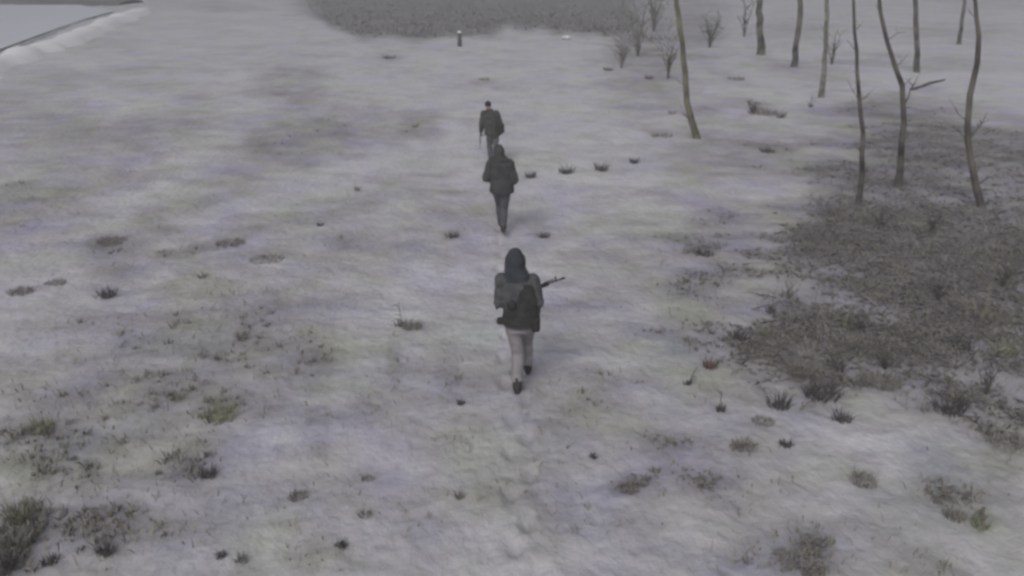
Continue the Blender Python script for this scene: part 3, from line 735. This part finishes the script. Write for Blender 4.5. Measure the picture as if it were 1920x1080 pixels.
    if look.get('cap'):
        weld('woollen_cap', [ell(hdp + Vector((0, -.014, .045)), (.092, .112, .098))], M['wool'], root, .010, 3, .004, 5, cut=lambda c: c.z < hdp.z + .005 + .25 * max(0, c.y - hdp.y), solid=.006)
    return root
def box(name, c, s, m, parent, bev=.012, rot=None, name_l=None):
    bm = bmesh.new(); bmesh.ops.create_cube(bm, size=1)
    for v in bm.verts: v.co = Vector((v.co.x * s[0], v.co.y * s[1], v.co.z * s[2]))
    bmesh.ops.bevel(bm, geom=bm.edges[:], offset=min(bev, min(s) * .4), segments=3, affect='EDGES', profile=.5)
    if rot: bmesh.ops.transform(bm, matrix=rot.to_4x4(), verts=bm.verts)
    bmesh.ops.translate(bm, vec=Vector(c), verts=bm.verts)
    me = bpy.data.meshes.new(name); bm.to_mesh(me); bm.free(); o = link(name, me, M[m], parent); return o
def rifle(origin, direction, upv, scale, label):
    """muzzle along +X of its own frame, grip at the origin"""
    root = empty('rifle', origin); d = Vector(direction).normalized(); u = Vector(upv); u = (u - d * u.dot(d)).normalized(); s_ = u.cross(d)
    mx = Matrix((d, s_, u)).transposed(); root.rotation_euler = mx.to_euler(); root.scale = (scale,) * 3; tag(root, label, 'rifle')
    box('receiver', (.06, 0, .05), (.26, .038, .062), 'gun', root)
    box('handguard', (.30, 0, .056), (.24, .044, .048), 'gunstock', root)
    v, f = tube([Vector((.40, 0, .058)), Vector((.60, 0, .058)), Vector((.601, 0, .058)), Vector((.66, 0, .058))], [.010, .010, .015, .015], 10); link('barrel', pyd(v, f), M['gun'], root)
    v, f = tube([Vector((.36, 0, .086)), Vector((.50, 0, .086))], [.008, .008], 8); link('gas_tube', pyd(v, f), M['gun'], root)
    box('front_sight', (.53, 0, .09), (.02, .012, .055), 'gun', root, .003)
    box('rear_sight', (.16, 0, .092), (.05, .02, .022), 'gun', root, .003)
    V = [(-.08, 0, .06)]; 
    box('stock', (-.20, 0, .03), (.26, .036, .058), 'gunstock', root, .012, Matrix.Rotation(R(-6), 3, 'Y'))
    box('butt_plate', (-.335, 0, .018), (.022, .04, .115), 'gunstock', root)
    box('grip', (-.03, 0, -.03), (.042, .032, .11), 'gunstock', root, .01, Matrix.Rotation(R(18), 3, 'Y'))
    Vm, Fm = [], []
    for k in range(7):
        t = k / 6; x = .115 + .075 * t * t; z = .02 - .19 * t
        for a, b in ((-.030, -.013), (.030, -.013), (.030, .013), (-.030, .013)): Vm.append((x + a, b, z + a * .5 * t))
    for k in range(6):
        for j in range(4): a = k * 4 + j; b_ = k * 4 + (j + 1) % 4; Fm.append((a, b_, b_ + 4, a + 4))
    Fm += [(0, 1, 2, 3), (27, 26, 25, 24)]; link('magazine', pyd(Vm, Fm), M['gun'], root, smooth=False)
    box('trigger_guard', (.03, 0, .0), (.06, .012, .012), 'gun', root, .003)
    return root
def strap_(name, P, wd, m, parent, th=.006):
    V, Fc = [], []
    for i, p in enumerate(P):
        p = Vector(p); d = (Vector(P[min(i + 1, len(P) - 1)]) - Vector(P[max(i - 1, 0)])).normalized(); a = d.cross(Vector((0, 1, 0))).normalized(); b = a.cross(d)
        for q, t in ((-1, -1), (1, -1), (1, 1), (-1, 1)): V.append(tuple(p + a * wd * q * .5 + b * th * t))
    for i in range(len(P) - 1):
        for k in range(4): a = i * 4 + k; b = i * 4 + (k + 1) % 4; Fc.append((a, b, b + 4, a + 4))
    Fc += [(3, 2, 1, 0), tuple(range(len(V) - 4, len(V)))]
    return link(name, pyd(V, Fc), M[m], parent)

def fit_scale(foot, yroot, head_py, top):
    """scale that puts the crown (top metres for scale 1) at head_py"""
    best = 1
    for s_ in np.arange(.7, 1.3, .002):
        y = project(0, foot.y, top * s_)[1]
        if y > head_py: best = s_
    return best

# nearest person: light grey jacket, dark vest and slate hood, rifle across the chest
f1 = at(972, 740)
J1 = dict(hip=(.02, 0, .95), chest=(.0, .03, 1.32), neck=(-.02, .05, 1.54), head=(-.045, .075, 1.66), shL=(-.20, .02, 1.46), shR=(.17, .03, 1.46),
          elL=(-.235, .03, 1.16), elR=(.24, -.02, 1.19), wrL=(-.06, .28, 1.13), wrR=(.20, .23, 1.16), hdL=(.8, .5, .35), hdR=(-.25, .9, .2), pnL=(0, -.2, 1), pnR=(-1, -.1, .1),
          knL=(-.01, .05, .49), knR=(.085, .30, .56), anL=(.0, -.20, .13), anR=(.10, .33, .15), toL=(-.005, -.03, .05), toR=(.11, .52, .14), hem=.88)
s1 = fit_scale(f1, 0, 473, 1.845); print('scales', s1)
P1 = person((f1.x, f1.y + .16, -.02), R(-4), s1, 'nearest person walking away, grey jacket with slate hood, holding a rifle', J1,
            dict(jacket='jacket_light', trousers='trousers_grey', hood=(.128, 0, .150), hoodmat='hood', drape=.18, dw=1.0, bulk=1.02))
# vest: right half of the back, waist band and pouches
weld('vest', [lf([(.02, .0, .93, .232, .19), (.035, .0, 1.02, .228, .185), (.04, .005, 1.10, .225, .18), (.075, .02, 1.24, .185, .185), (.085, .03, 1.38, .14, .17), (.085, .03, 1.44, .10, .14)], 26)], M['vest'], P1, .012, 6, .016, 44)
weld('belt', [lf([(.02, .0, .925, .228, .19), (.02, .0, .985, .230, .19)], 28)], M['vest'], P1, .010, 3, .006, 47)
weld('pouch', [ell((-.075, -.165, 1.20), (.062, .035, .066))], M['boot'], P1, .008, 3)
box('pouch', (.215, -.06, .935), (.10, .13, .19), 'boot', P1, .03)
box('pouch', (-.20, -.05, .955), (.12, .10, .07), 'boot', P1, .02)
box('pouch', (.225, .05, 1.12), (.08, .12, .14), 'vest', P1, .02)
def W(Pn, v): return Pn.matrix_basis @ Vector(v)
bpy.context.view_layer.update()
rifle(W(P1, (.0, .28, 1.13)), Vector((.86, .48, .14)), (0, 0, 1), s1, 'black rifle held across the chest by the nearest person')

# second person: bulky dark grey jacket, elbows out, hands in front
f2 = at(942, 435)
J2 = dict(hip=(-.01, 0, .95), chest=(-.02, .03, 1.30), neck=(-.04, .05, 1.52), head=(-.06, .085, 1.63), shL=(-.22, .03, 1.42), shR=(.15, .03, 1.42),
          elL=(-.32, -.01, 1.14), elR=(.25, -.02, 1.10), wrL=(-.14, .20, 1.05), wrR=(.17, .16, .97), hdL=(.7, .6, .1), hdR=(-.5, .8, -.1), pnL=(.3, -.6, .3), pnR=(-.3, -.6, .3),
          knL=(-.045, .24, .54), knR=(.035, .05, .49), anL=(-.03, .28, .14), anR=(.01, -.16, .12), toL=(-.04, .46, .12), toR=(.015, .01, .05), hem=.84)
s2 = fit_scale(f2, 0, 268, 1.82)
P2 = person((f2.x, f2.y, -.02), R(3), s2, 'middle person of the file walking away in a bulky dark grey hooded jacket', J2,
            dict(jacket='jacket_dark', trousers='trousers_dark', hood=(.115, 0, .135), hoodmat='jacket_dark', bulk=1.16, drape=.10, dw=1.15, flare=1.02))

# farthest person: black cap, grey jacket, dark bag on the right hip, rifle hanging from the left hand
f3 = at(926, 306)
J3 = dict(hip=(-.02, 0, .95), chest=(-.08, .03, 1.31), neck=(-.12, .05, 1.53), head=(-.155, .075, 1.655), shL=(-.27, .03, 1.44), shR=(.08, .03, 1.44),
          elL=(-.34, .0, 1.17), elR=(.18, -.03, 1.18), wrL=(-.36, .08, .93), wrR=(.13, .17, 1.05), hdL=(0, .25, -1), hdR=(-.4, .9, 0), pnL=(1, .1, 0), pnR=(-.6, -.5, .2),
          knL=(-.12, .16, .51), knR=(.05, .04, .50), anL=(-.10, .20, .12), anR=(.04, -.16, .11), toL=(-.11, .38, .08), toR=(.04, .02, .05), hem=.84)
s3 = fit_scale(f3, 0, 190, 1.77)
P3 = person((f3.x, f3.y, -.02), R(2), s3, 'farthest person walking ahead in a black cap and grey jacket', J3,
            dict(jacket='jacket_mid', trousers='trousers_mid', cap=1, bulk=1.22))
bpy.context.view_layer.update()
rifle(W(P3, (-.385, .10, .86)), (-.03, .22, -1), (0, 1, .2), s3 * .75, 'dark rifle hanging muzzle down from the left hand of the farthest person')
bag = empty('shoulder_bag', W(P3, (.17, -.17, 1.06)), R(2), s3); tag(bag, 'dark shoulder bag on the right hip of the farthest person', 'bag')
weld('bag_body', [lf([(0, 0, -.14, .11, .07), (0, 0, -.10, .14, .085), (0, 0, .08, .135, .08), (0, 0, .15, .10, .06)])], M['vest'], bag, .010, 4, .014, 61)
strap_('strap', [(-.02, .09, .12), (-.10, .045, .20), (-.22, .03, .33), (-.33, .06, .42), (-.36, .14, .45)], .04, 'strap', bag)
box('flap', (0, -.07, .07), (.22, .03, .12), 'strap', bag, .012)

# ------------------------------------------------------------------ low bare scrub growing in the litter
for i, (px, py, hp, wp, m, lb) in enumerate([
    (1575, 700, 60, 80, 'twig', 'low tangled grey scrub behind the widest tussock'),
    (1660, 690, 70, 90, 'twig', 'broad low scrub at the middle of the litter edge'),
    (1700, 640, 50, 70, 'grass', 'pale low scrub in the litter above the broad low scrub'),
    (1610, 620, 44, 60, 'twig', 'small scrub at the left edge of the litter'),
    (1760, 560, 60, 80, 'twig', 'dark scrub in the middle of the litter under the wavy tree'),
    (1880, 540, 70, 70, 'twig', 'dark scrub at the right edge below the wavy tree'),
    (1850, 740, 80, 90, 'twig', 'large low scrub at the lower right of the litter'),
    (1560, 402, 26, 70, 'grass', 'flat scrub left of the foot of the slender dark tree'),
    (1650, 430, 40, 60, 'twig', 'low scrub between the slender tree and the crooked tree'),
    (1745, 440, 46, 60, 'twig', 'low scrub between the crooked tree and the wavy tree'),
    (1480, 560, 34, 60, 'grass', 'pale thin scrub in the grey snow left of the litter'),
    (1410, 215, 24, 50, 'twig', 'bramble stems over the brown mat right of the lichen tree'),
    (1165, 130, 60, 50, 'grass', 'pale shrub at the left end of the field edge brush'),
    (1225, 60, 80, 60, 'barkpale', 'tall pale shrub behind the field edge brush'),
    (1330, 90, 60, 50, 'twig', 'grey shrub right behind the lichen tree'),
]):
    shrub(px, py, hp, wp, lb, 400 + i, m, 16)
